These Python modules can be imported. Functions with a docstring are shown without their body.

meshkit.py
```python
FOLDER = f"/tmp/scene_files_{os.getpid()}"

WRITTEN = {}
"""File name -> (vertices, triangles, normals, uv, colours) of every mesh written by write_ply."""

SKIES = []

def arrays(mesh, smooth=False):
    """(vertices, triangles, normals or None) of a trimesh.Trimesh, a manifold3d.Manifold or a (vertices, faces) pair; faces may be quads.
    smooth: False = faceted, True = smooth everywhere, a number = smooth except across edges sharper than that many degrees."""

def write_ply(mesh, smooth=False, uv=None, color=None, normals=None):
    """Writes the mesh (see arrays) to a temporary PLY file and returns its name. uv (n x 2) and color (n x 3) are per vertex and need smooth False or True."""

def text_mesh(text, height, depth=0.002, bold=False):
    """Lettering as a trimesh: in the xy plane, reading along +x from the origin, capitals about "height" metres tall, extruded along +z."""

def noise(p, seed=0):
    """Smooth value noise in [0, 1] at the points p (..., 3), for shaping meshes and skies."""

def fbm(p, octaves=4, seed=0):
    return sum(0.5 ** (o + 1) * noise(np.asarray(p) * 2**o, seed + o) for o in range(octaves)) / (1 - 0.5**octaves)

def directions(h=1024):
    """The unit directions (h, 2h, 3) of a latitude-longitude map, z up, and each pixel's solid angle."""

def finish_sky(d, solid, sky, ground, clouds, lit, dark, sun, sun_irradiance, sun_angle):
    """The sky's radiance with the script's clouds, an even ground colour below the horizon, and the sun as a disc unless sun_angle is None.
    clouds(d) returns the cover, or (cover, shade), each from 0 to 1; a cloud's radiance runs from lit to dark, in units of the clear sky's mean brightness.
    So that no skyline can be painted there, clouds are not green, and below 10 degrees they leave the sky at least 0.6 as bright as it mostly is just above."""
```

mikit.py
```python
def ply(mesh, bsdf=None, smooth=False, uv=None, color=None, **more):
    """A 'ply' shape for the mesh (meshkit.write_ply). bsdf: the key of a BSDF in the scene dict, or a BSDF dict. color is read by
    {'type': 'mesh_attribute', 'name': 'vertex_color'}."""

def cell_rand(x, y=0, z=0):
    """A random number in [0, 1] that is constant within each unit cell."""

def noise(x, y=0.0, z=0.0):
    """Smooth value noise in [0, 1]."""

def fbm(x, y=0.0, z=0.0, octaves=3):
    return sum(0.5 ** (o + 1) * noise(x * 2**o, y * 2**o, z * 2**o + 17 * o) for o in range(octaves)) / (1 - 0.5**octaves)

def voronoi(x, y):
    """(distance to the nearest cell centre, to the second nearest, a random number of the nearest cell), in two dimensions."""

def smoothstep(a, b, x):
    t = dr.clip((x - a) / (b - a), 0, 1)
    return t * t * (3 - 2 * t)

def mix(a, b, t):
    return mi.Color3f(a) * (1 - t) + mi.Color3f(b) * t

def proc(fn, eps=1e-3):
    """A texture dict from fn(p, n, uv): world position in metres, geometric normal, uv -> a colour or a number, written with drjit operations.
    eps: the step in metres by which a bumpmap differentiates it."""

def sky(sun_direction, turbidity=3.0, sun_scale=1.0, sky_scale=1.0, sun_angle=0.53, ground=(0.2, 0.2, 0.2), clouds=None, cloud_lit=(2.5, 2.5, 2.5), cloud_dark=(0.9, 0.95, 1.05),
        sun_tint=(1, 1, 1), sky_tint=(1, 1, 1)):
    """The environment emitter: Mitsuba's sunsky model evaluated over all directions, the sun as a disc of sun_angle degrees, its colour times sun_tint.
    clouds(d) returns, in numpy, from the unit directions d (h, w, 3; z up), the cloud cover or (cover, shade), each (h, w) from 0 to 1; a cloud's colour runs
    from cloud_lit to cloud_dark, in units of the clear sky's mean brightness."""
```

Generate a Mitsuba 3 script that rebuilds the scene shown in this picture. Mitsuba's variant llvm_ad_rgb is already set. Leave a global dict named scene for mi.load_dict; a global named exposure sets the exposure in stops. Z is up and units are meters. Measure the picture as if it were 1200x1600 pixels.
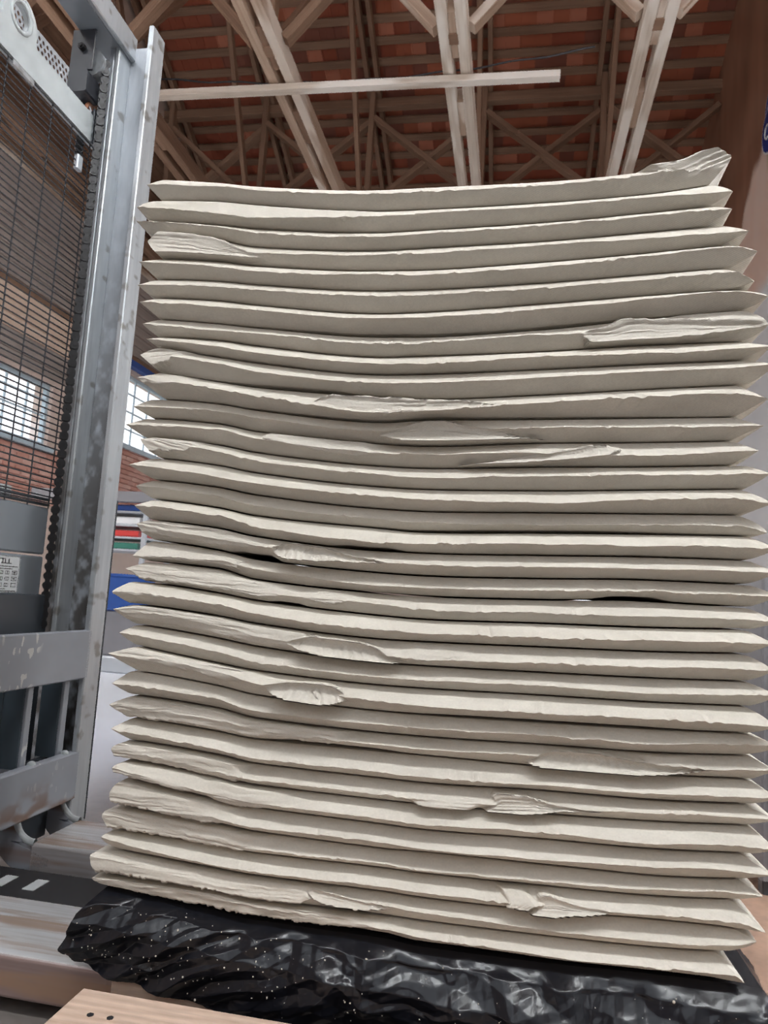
import math, random, numpy as np, trimesh, mitsuba as mi, drjit as dr
import mikit, meshkit
from mikit import noise, fbm, smoothstep, mix, voronoi, cell_rand
from scipy.interpolate import PchipInterpolator
T = mi.ScalarTransform4f
rng = np.random.default_rng(7)
scene, labels = {'type': 'scene'}, {}

# ------------------------------------------------------------------ camera (origin = the phone, floor at z = -0.71)
FOC = 1150.0
Yw = np.array([200, 145, 1150.]); Yw /= np.linalg.norm(Yw)
Xw = np.array([6400, 270, -1150.]); Xw -= Yw * (Xw @ Yw); Xw /= np.linalg.norm(Xw)
Zw = np.cross(Yw, Xw); Zw = Zw if Zw[1] < 0 else -Zw
R = np.array([Xw, Yw, Zw])                       # world axes in camera coordinates (right, down, forward)
def ray(px, py): return R @ np.array([(px - 600) / FOC, (py - 800) / FOC, 1.0])
def on(px, py, axis, val):                       # where the sight line through a pixel of the photo meets a plane of the room
    d = ray(px, py); return d * (val / d[axis])
def proj(P):
    c = np.asarray(P) @ R; return 600 + FOC * c[..., 0] / c[..., 2], 800 + FOC * c[..., 1] / c[..., 2]
fwd, down = R @ np.array([0, 0, 1.]), R @ np.array([0, 1., 0])
scene['camera'] = {'type': 'thinlens', 'fov': math.degrees(2 * math.atan(600 / FOC)), 'fov_axis': 'x', 'near_clip': 0.01, 'far_clip': 200.0,
                   'aperture_radius': 0.0012, 'focus_distance': 1.2,
                   'to_world': T().look_at(origin=[0, 0, 0], target=fwd.tolist(), up=(-down).tolist())}
exposure = -0.75

# ------------------------------------------------------------------ light: overcast sky through windows and added openings, lamps overhead plus added fill lamps
def clouds(d): return np.ones(d.shape[:2]), 0.25 * meshkit.fbm(d * 3.0, 3)
scene['sky'] = mikit.sky([-0.5, -0.6, 0.62], turbidity=4, sun_scale=0.0, sky_scale=1.0, clouds=clouds, cloud_lit=(35, 37, 39.5), cloud_dark=(26, 27.5, 29.5), ground=(0.32, 0.3, 0.27))
LAMP = 250.0
LAMPS = [(-1.75, -.06, 2.88, 'tube lamp overhead in the near row, left of the three'), (0.0, -.06, 2.88, 'tube lamp overhead in the near row, middle of the three'), (1.75, -.06, 2.88, 'tube lamp overhead in the near row, right of the three'),
         (-5.65, 4.6, 3.2, 'added fill tube lamp near the left wall, out of view'), (-1.2, 3.4, 5.0, 'added fill tube lamp high above and beyond the stack, out of view'), (2.1, 3.7, 1.3, 'added fill tube lamp low near the right wall, out of view')]  # these three are added to brighten the walls and the roof
POWER = [.22, 1, 1.1, 2.0, .34, 1.2]
FLOOR = -0.71

# ------------------------------------------------------------------ materials
def bs(name, **k): scene[name] = {'type': 'twosided', 'bsdf': {'type': 'principled', **k}}
def rgb(*c): return {'type': 'rgb', 'value': list(c)}
def C(*c): return mi.Color3f(*c)
def clay_col(p, n, uv):
    a = fbm(p.x * 9, p.y * 9, p.z * 40); b = noise(p.x * 420, p.y * 420, p.z * 420)
    return mix(C(.49, .457, .393), C(.56, .527, .46), dr.clip(a * 1.4 - .2, 0, 1)) * (0.95 + .1 * b) * (1 + .07 * dr.sin((p.x * .55 + p.z * 1.0 - p.y * .6) * 2100.0) * dr.select(n.z < -0.1, 1.0, 0.0) * smoothstep(.30, .5, fbm(p.x * 7 + 3, p.z * 14, 2.0)))  # fine shading of the twill relief is put into the colour as stripes
def clay_h(p, n, uv):
    tw = dr.sin((p.x * .55 + p.z * 1.0 - p.y * .6) * 2100.0)
    m = dr.select(n.z < -0.1, 1.0, 0.0) * smoothstep(.30, .55, fbm(p.x * 7 + 3, p.z * 14, 2.0))
    return 0.00022 * tw * m + 0.00022 * noise(p.x * 330, p.y * 330, p.z * 330) + 0.0006 * fbm(p.x * 60, p.y * 60, p.z * 120)
scene['clay'] = {'type': 'twosided', 'bsdf': {'type': 'bumpmap', 'arbitrary': mikit.proc(clay_h, eps=4e-4), 'scale': 1.0,
                 'bsdf': {'type': 'principled', 'base_color': mikit.proc(clay_col), 'roughness': .62, 'specular': .35}}}
bs('clay_plain', base_color=rgb(.55, .5, .43), roughness=.6, specular=.3)
bs('plastic', base_color=rgb(.005, .0055, .008), roughness=.22, specular=.32)
def steel_col(p, n, uv):
    s = fbm(p.x * 9, p.y * 160, p.z * 160 + 5); b = fbm(p.x * 5 + 3, p.y * 26, p.z * 26)
    st = mix(C(.66, .67, .69), C(.46, .44, .42), s)
    st = mix(st, mix(C(.30, .225, .21), C(.20, .14, .13), s), smoothstep(.5, .8, -n.y) * dr.select(p.y < 1.3, 1.0, .35))
    return mix(st, C(.34, .215, .14), smoothstep(.46, .70, b + .22 * (s - .5)) * .75)
bs('fork_steel', base_color=mikit.proc(steel_col), roughness=.32, metallic=.4, specular=.6)
def galv_col(p, n, uv):
    s = fbm(p.x * 60, p.y * 60, p.z * 6); b = fbm(p.x * 22, p.y * 22, p.z * 22 + 7)
    c = mix(C(.40, .43, .46), C(.56, .59, .61), s)
    return mix(c, C(.20, .19, .17), smoothstep(.62, .75, b) * .75)
bs('mast_metal', base_color=mikit.proc(galv_col), roughness=.36, metallic=.45, specular=.5)
def web_col(p, n, uv):
    s = fbm(p.x * 90, p.y * 90, p.z * 14); b = smoothstep(1.3, -.1, p.z)
    return mix(mix(C(.50, .53, .57), C(.38, .41, .45), s), C(.11, .105, .10), b * smoothstep(.15, .62, fbm(p.x * 40, p.y * 40, p.z * 26)))
bs('worn_metal', base_color=mikit.proc(web_col), roughness=.42, metallic=.4)
def grey_col(p, n, uv):
    g = fbm(p.x * 12, p.y * 12, p.z * 12)
    c = mix(C(.25, .27, .305), C(.33, .35, .385), g)
    blob = smoothstep(.70, .73, fbm(p.y * 75 + 2.0, p.z * 34 + 5.0, 3.0, octaves=2)) * smoothstep(.47, .60, fbm(p.y * 9 + 1.1, p.z * 9 + 2, 1.0, octaves=2))
    c = mix(c, C(.60, .60, .58), blob * dr.select(dr.abs(n.x) > .7, 1.0, 0.0) * dr.select(p.z > -.46, .85, .3))
    rust = smoothstep(-.47, -.58, p.z) * smoothstep(.42, .66, fbm(p.y * 16, p.z * 26, 4.0))
    return mix(c, C(.17, .085, .045), rust * .9)
bs('grey_paint', base_color=mikit.proc(grey_col), roughness=.42, specular=.5)
bs('panel_paint', base_color=rgb(.20, .225, .25), roughness=.3, specular=.5)
bs('dark_paint', base_color=rgb(.035, .042, .05), roughness=.4, specular=.5)
bs('dark_post', base_color=rgb(.085, .11, .13), roughness=.4, specular=.5)
bs('light_paint', base_color=mikit.proc(lambda p, n, uv: mix(C(.52, .56, .57), C(.42, .46, .47), fbm(p.x * 25, p.y * 25, p.z * 25))), roughness=.38, specular=.5)
bs('chain_steel', base_color=rgb(.009, .009, .010), roughness=.4, specular=.3)
bs('wire_black', base_color=rgb(.03, .032, .038), roughness=.35, specular=.5)
bs('white_label', base_color=rgb(.66, .69, .70), roughness=.4)
bs('ink', base_color=rgb(.02, .02, .022), roughness=.5)
bs('copper', base_color=rgb(.42, .20, .12), roughness=.4)
def wood(name, d, l, stain=None, rough=.75):
    def f(p, n, uv):
        g = fbm(uv.x * 2.2, uv.y * 70); k = fbm(uv.x * .9 + 9, uv.y * 8, 3.0)
        c = mix(C(*d), C(*l), dr.clip(.65 * g + .75 * k - .2, 0, 1))
        if stain: c = mix(c, C(*stain), smoothstep(.46, .66, fbm(uv.x * 1.2 + 4, uv.y * 5, 8.0)) * .85)
        return c
    bs(name, base_color=mikit.proc(f), roughness=rough, specular=.25)
wood('wood_old', (.14, .08, .052), (.29, .185, .125))
wood('wood_pale', (.30, .20, .14), (.52, .40, .31), stain=(.72, .64, .56))
wood('wood_white', (.42, .34, .27), (.72, .65, .57), stain=(.82, .78, .72))
wood('wood_grey', (.25, .21, .19), (.40, .345, .31))
wood('wood_tan', (.66, .50, .38), (.80, .64, .52))
def pine(p, n, uv):
    kn = dr.minimum(dr.sqrt(dr.square(uv.x - .34) + dr.square(2 * (uv.y - .060))), 9.0)
    rings = dr.sin((uv.y * 40 + 1.6 * fbm(uv.x * 4, uv.y * 14) + .09 / (kn + .05)) * 9)
    c = mix(C(.60, .46, .365), C(.46, .33, .25), .5 + .32 * rings)
    return mix(c, C(.16, .08, .045), smoothstep(.016, .006, kn) * .8) * (.85 + .3 * fbm(uv.x * 30, uv.y * 220))
bs('pine', base_color=mikit.proc(pine), roughness=.6, specular=.3)
for k, c in enumerate([(.38, .125, .07), (.29, .085, .05), (.48, .19, .12), (.22, .085, .06)]):
    bs(f'tile_clay_{k}', base_color=rgb(*c), roughness=.8, specular=.2)
for k, c in enumerate([(.58, .33, .27), (.64, .40, .33), (.54, .28, .22)]):
    bs(f'brick_clay_{k}', base_color=rgb(*c), roughness=.85, specular=.2)
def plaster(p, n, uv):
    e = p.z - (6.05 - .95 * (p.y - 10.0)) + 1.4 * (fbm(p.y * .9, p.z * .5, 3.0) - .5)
    brown_zone = smoothstep(-.12, .12, e)  # brown above a slanting edge, paler below
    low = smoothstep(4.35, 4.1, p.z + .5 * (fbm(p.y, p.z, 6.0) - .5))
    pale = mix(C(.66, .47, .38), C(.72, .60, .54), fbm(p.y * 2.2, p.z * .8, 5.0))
    c = mix(pale, C(.23, .12, .078) * (.75 + .5 * fbm(p.y * 3, p.z * .8)), brown_zone)
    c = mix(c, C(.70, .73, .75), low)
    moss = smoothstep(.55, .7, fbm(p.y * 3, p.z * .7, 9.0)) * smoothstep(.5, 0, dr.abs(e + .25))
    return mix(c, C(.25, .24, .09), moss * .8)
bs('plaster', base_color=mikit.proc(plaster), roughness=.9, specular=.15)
bs('pink_plaster', base_color=mikit.proc(lambda p, n, uv: mix(C(.52, .41, .35), C(.63, .52, .46), fbm(p.y * 2, p.z * 2, 1.0))), roughness=.9, specular=.15)
def floor_col(p, n, uv):
    a = fbm(p.x * 1.3, p.y * 1.3, 2.0); b = fbm(p.x * 30, p.y * 30, 1.0)
    c = mix(C(.115, .10, .09), C(.16, .145, .135), a) * (.8 + .4 * b)
    c = mix(c, C(.62, .65, .69) * (.85 + .2 * a), smoothstep(-1.15, -1.7, p.x))  # left zone paler: bluish window glare put into the floor colour
    return mix(c, C(.50, .33, .24) * (.8 + .4 * b), smoothstep(.42, .52, p.x) * smoothstep(1.2, 1.4, p.y))
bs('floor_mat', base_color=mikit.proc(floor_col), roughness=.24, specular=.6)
bs('frame_blue', base_color=rgb(.42, .52, .58), roughness=.5)
bs('blue', base_color=rgb(.02, .075, .30), roughness=.4, specular=.5)
bs('sign_blue', base_color=rgb(.012, .03, .20), roughness=.35, specular=.5)
bs('white', base_color=rgb(.75, .76, .76), roughness=.45)
bs('red', base_color=rgb(.55, .045, .04), roughness=.45)
bs('green', base_color=rgb(.03, .16, .12), roughness=.5)
bs('cabinet_grey', base_color=rgb(.20, .20, .215), roughness=.45)
bs('galv_light', base_color=rgb(.50, .54, .58), roughness=.4, metallic=.3)
scene['pane_glass'] = {'type': 'thindielectric', 'int_ior': 1.5}

# ------------------------------------------------------------------ mesh helpers
class MB:
    """collects pieces into one mesh with uv"""
    def __init__(s): s.v, s.f, s.u, s.n = [], [], [], 0
    def add(s, V, F, U=None):
        V, F = np.asarray(V, float), np.asarray(F, int)
        s.v.append(V); s.f.append(F + s.n); s.u.append(np.zeros((len(V), 2)) if U is None else np.asarray(U, float)); s.n += len(V)
        return s
    def tm(s, m): return s.add(m.vertices, m.faces)
    def bar(s, p0, p1, w, h, up=(0, 0, 1), ch=None):
        """a bar of width w (sideways) and height h (towards up) from p0 to p1, edges chamfered"""
        p0, p1, up = np.asarray(p0, float), np.asarray(p1, float), np.asarray(up, float)
        L = np.linalg.norm(p1 - p0); d = (p1 - p0) / L
        b = np.cross(d, up); b /= np.linalg.norm(b); a = np.cross(b, d)
        c = min(w, h) * .07 if ch is None else ch
        q = np.array([(-w/2 + c, -h/2), (w/2 - c, -h/2), (w/2, -h/2 + c), (w/2, h/2 - c), (w/2 - c, h/2), (-w/2 + c, h/2), (-w/2, h/2 - c), (-w/2, -h/2 + c)])
        q9 = np.vstack([q, q[:1]]); per = np.r_[0, np.cumsum(np.linalg.norm(np.diff(q9, axis=0), axis=1))]
        o = np.array([rng.uniform(0, 60), rng.uniform(0, 60)]) if s.off is None else s.off
        ring = q9[:, :1] * b + q9[:, 1:] * a
        V = np.vstack([p0 + ring, p1 + ring]); U = np.vstack([np.c_[np.zeros(9), per], np.c_[np.full(9, L), per]]) + o
        i = np.arange(8)
        F = np.vstack([np.c_[i, i + 9, i + 10], np.c_[i, i + 10, i + 1]])
        s.add(V, F[:, ::-1], U)
        for P, fl in ((p0, False), (p1, True)):
            VV = np.vstack([P + ring[:8]]); k = np.arange(1, 7); FF = np.c_[np.zeros(6, int), k, k + 1]
            s.add(VV, FF if fl else FF[:, ::-1], q * .3 + o)
        return s
    off = None
    def box(s, lo, hi, ch=None):
        lo, hi = np.asarray(lo, float), np.asarray(hi, float); e = hi - lo; ax = int(np.argmax(e)); c = (lo + hi) / 2
        p0, p1 = c.copy(), c.copy(); p0[ax], p1[ax] = lo[ax], hi[ax]
        up = np.zeros(3); o = [k for k in range(3) if k != ax]; up[o[1]] = 1
        return s.bar(p0, p1, e[o[0]], e[o[1]], up, ch)
    def cyl(s, p0, p1, r, n=16):
        m = trimesh.creation.cylinder(r, segment=[p0, p1], sections=n); return s.tm(m)
    def tube(s, pts, r, n=8):
        p = np.asarray(pts, float); t = np.gradient(p, axis=0); t /= np.linalg.norm(t, axis=1, keepdims=True)
        a = np.cross(t, [.3, .2, .93]); a /= np.linalg.norm(a, axis=1, keepdims=True); b = np.cross(t, a)
        g = np.arange(n) * 2 * np.pi / n
        V = (p[:, None] + r * (np.cos(g)[None, :, None] * a[:, None] + np.sin(g)[None, :, None] * b[:, None])).reshape(-1, 3)
        i, j = np.meshgrid(np.arange(len(p) - 1), np.arange(n), indexing='ij'); jn = (j + 1) % n
        F = np.stack([i * n + j, i * n + jn, (i + 1) * n + jn, (i + 1) * n + j], -1).reshape(-1, 4)
        return s.add(V, np.vstack([F[:, [0, 2, 1]], F[:, [0, 3, 2]]]))
    def get(s): return np.vstack(s.v), np.vstack(s.f), np.vstack(s.u)

def key_for(name):
    if name not in scene and not any(k.startswith(name + '__') for k in scene): return name
    i = 1
    while f'{name}_{i:03d}' in scene or any(k.startswith(f'{name}_{i:03d}__') for k in scene): i += 1
    return f'{name}_{i:03d}'
COUNT = {}
def nxt(full):
    n = COUNT.get(full, 0); COUNT[full] = n + 1
    return full if n == 0 else f'{full}_{n:03d}'
def put(name, mb, mat, parent=None, smooth=False, label=None, cat=None, group=None, kind=None, to_world=None):
    k = nxt(name if parent is None else f'{parent}__{name}')
    if isinstance(mb, MB):
        V, F, U = mb.get(); sh = mikit.ply((V, F), mat, smooth, uv=U if np.any(U) else None) if smooth in (False, True) else mikit.ply((V, F), mat, smooth)
    elif isinstance(mb, dict): sh = dict(mb)
    else: sh = mikit.ply(mb, mat, smooth)
    if to_world is not None: sh['to_world'] = to_world
    scene[k] = sh
    e = {}
    if label: e['label'] = label
    if cat: e['category'] = cat
    if group: e['group'] = group
    if kind: e['kind'] = kind
    if e: labels[k] = e
    return k
def thing(name, label, cat, group=None, kind=None):
    k = nxt(name); labels[k] = {'label': label, 'category': cat}
    if group: labels[k]['group'] = group
    if kind: labels[k] = {'kind': kind, 'label': label}
    return k

# ================================================================== THE HALL
WL, WR, YF, YB = -6.6, 2.95, 17.6, -11.6        # left and right gable walls, far eave, near eave
RA, RS = 14.7, 0.51                             # far roof slope: z = RA - RS*y
YRIDGE = 3.0
rz = lambda y: np.where(np.asarray(y) >= YRIDGE, RA - RS * np.asarray(y), RA - RS * YRIDGE - RS * (YRIDGE - np.asarray(y)))
# floor
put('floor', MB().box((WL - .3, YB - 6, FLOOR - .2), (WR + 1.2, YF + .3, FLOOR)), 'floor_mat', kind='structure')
# right wall (gable) and far wall
def gable(x0, x1, holes=()):
    from shapely.geometry import Polygon, box as sbox
    poly = Polygon([(YB, FLOOR), (YF, FLOOR), (YF, float(rz(YF))), (YRIDGE, float(rz(YRIDGE))), (YB, float(rz(YB)))])
    for h in holes: poly = poly.difference(sbox(*h))
    m = trimesh.creation.extrude_polygon(poly, abs(x1 - x0), engine='earcut')
    V = np.array(m.vertices); V = np.c_[x0 + V[:, 2], V[:, 0], V[:, 1]]
    return (V, np.array(m.faces))
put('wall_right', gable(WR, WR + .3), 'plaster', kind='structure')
WIN = [(7.55, 1.80, 9.30, 2.70), (10.7, 2.28, 13.1, 3.52)]
put('wall_left', gable(WL - .3, WL, WIN), 'pink_plaster', kind='structure')
fw = trimesh.creation.extrude_polygon(__import__('shapely').box(WL - .3, FLOOR, WR + .3, float(rz(YF)) + .05).difference(__import__('shapely').union_all([__import__('shapely').box(a, .2, a + 1.9, 4.2) for a in (-6.1, -3.8, -1.5, .8)])), .3, engine='earcut')  # four openings added in the hidden far wall to light the roof
Vw = np.array(fw.vertices); put('wall_far', (np.c_[Vw[:, 0], YF + Vw[:, 2], Vw[:, 1]], np.array(fw.faces)[:, ::-1]), 'pink_plaster', kind='structure')
_sb = __import__('shapely').box
bw = trimesh.creation.extrude_polygon(_sb(WL - .3, FLOOR, WR + .3, float(rz(YB)) + .05).difference(_sb(-5.4, FLOOR + .01, -3.0, 1.7)), .3, engine='earcut')  # unseen back wall added to cut frontal sky light, with one small doorway
Vw = np.array(bw.vertices); put('wall_back', (np.c_[Vw[:, 0], YB - Vw[:, 2], Vw[:, 1]], np.array(bw.faces)), 'pink_plaster', kind='structure')
# planks on the upper left wall
zz = 2.78
bands = [(3.17, 'wood_grey', .13), (3.72, 'wood_tan', .185), (3.84, 'wood_old', .12), (5.3, 'wood_grey', .182), (5.42, 'wood_pale', .12), (7.6, 'wood_old', .24)]
for top, mat, wd in bands:
    while zz < top - .02:
        h = min(wd, top - zz)
        spans = [(4.2, 13.6)] if zz > 3.6 else [(4.2, 10.55)]
        for y0, y1 in spans:
            put('plank', MB().box((WL, y0, zz + .006), (WL + .03 + rng.uniform(0, .01), y1, zz + h - .006)), mat, 'wall_left')
        zz += h
put('post', MB().box((WL + .04, 9.95, FLOOR), (WL + .16, 10.12, 5.0)), 'wood_tan', 'wall_left')
# bricks below and beside the windows
bk = MB(); bk.off = np.zeros(2); bk.box((-.02, -.117, -.034), (.02, .117, .034)); Vb, Fb, Ub = bk.get()
brick_ply = [mikit.ply((Vb, Fb), f'brick_clay_{k}') for k in range(3)]
nb = 0
for r in range(22):
    z = 1.03 + r * .08
    for c in range(26):
        y = 8.15 + c * .25 + (.125 if r % 2 else 0)
        if z > 2.72 or y > 12.9 or nb >= 296: continue
        if any(a - .13 < y < c2 + .13 and b - .05 < z < d + .05 for a, b, c2, d in WIN) or 9.8 < y < 10.25: continue
        if y < 9.9 and z > 1.76: continue
        put('brick', brick_ply[int(rng.integers(3))], None, 'wall_left', to_world=T().translate([WL + .012 + rng.uniform(0, .006), y, z])); nb += 1
for wi, (a, b, c, d) in enumerate(WIN):
    w = f'window_{wi + 1}'; ny, nz = (4, 4) if wi == 0 else (5, 4)
    fr = MB()
    for y in (a + .03, c - .03): fr.box((WL - .12, y - .03, b), (WL - .05, y + .03, d))
    for z in (b + .03, d - .03): fr.box((WL - .12, a + .06, z - .03), (WL - .05, c - .06, z + .03))
    put('frame', fr, 'frame_blue', w); labels[w] = {'kind': 'structure'}
    for k in range(1, ny):
        y = a + (c - a) * k / ny; put('muntin', MB().box((WL - .10, y - .012, b + .06), (WL - .07, y + .012, d - .06)), 'frame_blue', w)
    for k in range(1, nz):
        z = b + (d - b) * k / nz; put('muntin', MB().box((WL - .105, a + .06, z - .01), (WL - .065, c - .06, z + .01)), 'frame_blue', w)
    for i in range(ny):
        for j in range(nz):
            y0, y1 = a + (c - a) * i / ny + .01, a + (c - a) * (i + 1) / ny - .01; z0, z1 = b + (d - b) * j / nz + .01, b + (d - b) * (j + 1) / nz - .01
            put('pane', (np.array([(WL - .085, y0, z0), (WL - .085, y1, z0), (WL - .085, y1, z1), (WL - .085, y0, z1)]), np.array([(0, 1, 2), (0, 2, 3)])), 'pane_glass', w)
    put('sill', MB().box((WL - .05, a - .06, b - .07), (WL + .08, c + .06, b)), 'frame_blue', w)

# ------------------------------------------------------------------ roof: tiles on battens
labels['ceiling'] = {'kind': 'structure'}
SKY = (-6.2, 2.5, -10.4, -2.4)                    # glazed strip added to the unseen slope behind the camera for fill light
ANG = math.atan(RS); PITCH = .33; dyr, dzr = PITCH * math.cos(ANG), PITCH * math.sin(ANG)
def tile_mesh(w):
    m = MB(); m.off = np.zeros(2)
    m.box((-w / 2, -.19, -.012), (w / 2, .19, .012)); m.box((-w / 2 + .004, -.185, -.028), (-w / 2 + .026, .185, -.012)); m.box((-.012, -.17, -.017), (.012, .17, -.012))
    return m.get()
def tile_pose(x, y):          # local +y runs down the slope
    return T().translate([x, y, float(RA - RS * y) + .05]).rotate([1, 0, 0], -math.degrees(ANG) + 4.2)
tw_ = [tile_mesh(w) for w in (.262, .262, .262, .262, .262)]
tile_ply = [mikit.ply(tw_[k][:2], f'tile_clay_{k % 4}') for k in range(5)]
rows = np.arange(YRIDGE + .15, YF, dyr); tf = MB(); tf2 = MB()
near_rows = [y for y in rows if 10.2 < y < 13.0]
for y in rows:
    for x in np.arange(WL + .1, WR, .255):
        xx = x + rng.normal(0, .0015); k = int(rng.integers(4)) if rng.random() > .05 else 4
        if y in near_rows and x > -5.45: put('tile', tile_ply[k], None, 'ceiling', to_world=tile_pose(xx, y))
        else:
            M = np.array(tile_pose(xx, y).matrix); V = np.c_[tw_[k][0], np.ones(len(tw_[k][0]))] @ M.T; tf.add(V[:, :3], tw_[k][1])
put('tile_field', tf, 'tile_clay_1', 'ceiling', kind='stuff')
for y in rows:                # the other slope, behind the camera
    for x in np.arange(WL + .1, WR, .51):
        yy = 2 * YRIDGE - y
        if SKY[0] - .25 < x < SKY[1] + .25 and SKY[2] - .17 < yy < SKY[3] + .17: continue
        M = np.array(T().translate([x, yy, float(RA - RS * y) + .05]).rotate([1, 0, 0], math.degrees(ANG) - 4).scale([2, 1, 1]).matrix)
        V = np.c_[tw_[0][0], np.ones(len(tw_[0][0]))] @ M.T; tf2.add(V[:, :3], tw_[0][1])
zs = lambda y: float(rz(y)) + .06
for a_ in np.linspace(SKY[0], SKY[1], 11): put('added_skylight_bar', MB().bar((a_, SKY[2], zs(SKY[2])), (a_, SKY[3], zs(SKY[3])), .04, .06), 'galv_light', 'ceiling')
put('added_skylight_pane', (np.array([(SKY[0], SKY[2], zs(SKY[2])), (SKY[1], SKY[2], zs(SKY[2])), (SKY[1], SKY[3], zs(SKY[3])), (SKY[0], SKY[3], zs(SKY[3]))]), np.array([(0, 1, 2), (0, 2, 3)])), 'pane_glass', 'ceiling')
put('tile_field', tf2, 'tile_clay_1', 'ceiling', kind='stuff')
for y in rows:
    yb = y + .13; z = RA - RS * yb - .02
    n = np.array([0, RS, 1]) / math.hypot(1, RS)
    put('batten', MB().bar((WL, yb, z), (WR, yb, z), .125, .05, n), 'wood_old', 'ceiling')

# ------------------------------------------------------------------ roof trusses
TX = [-6.40, -4.63, -2.71, -.80, 1.13]
TL = ['leftmost roof truss along the left wall', 'old timber roof truss above the mesh guard, second from the left wall', 'dark double-beam roof truss above the left half of the clay stack',
      'roof truss with whitish weathered double beam above the middle of the clay stack', 'pale double-beam roof truss above the right end of the clay stack']
for x, lab in zip(TX, TL):
    t = thing('roof_truss', lab, 'roof truss')
    mat = 'wood_pale' if x > -1.5 else 'wood_old'
    for s in (-1, 1):
        put('tie_beam', MB().bar((x + s * .092, YB, 5.6), (x + s * .092, YF - .02, 5.6), .11, .2), ('wood_white' if x > -1.5 else 'wood_pale') if x > -3 else 'wood_old', t)
    for yb in (6.62, 7.9, 11.5): put('spacer_block', MB().bar((x, yb - .3, 5.6), (x, yb + .3, 5.6), .072, .17), mat, t)
    for s in (-1, 1):
        o = np.array([x + s * .085, 0, -.15])
        put('rafter', MB().bar(o + (0, YRIDGE, float(rz(YRIDGE))), o + (0, YF - .02, float(rz(YF))), .075, .17, (0, RS, 1)), 'wood_old', t)
    for yb in (6.65, 11.5):
        put('post', MB().bar((x, yb, 5.5), (x, yb, float(rz(yb)) - .14), .095, .14, (0, 1, 0)), 'wood_old', t)
    put('strut', MB().bar((x, 6.8, 5.7), (x, 9.6, float(rz(9.6)) - .2), .07, .13), 'wood_old', t)
    put('strut', MB().bar((x, 11.4, 5.7), (x, 8.9, float(rz(8.9)) - .2), .07, .13), 'wood_old', t)
    for s in (-1, 1):         # knee braces rising sideways
        if (x < -5 and s < 0): continue
        put('knee_brace', MB().bar((x + s * .17, 6.65, 5.62), (x + s * 1.02, 6.65, 6.62), .10, .13, (0, 1, 0)), mat, t)
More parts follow.
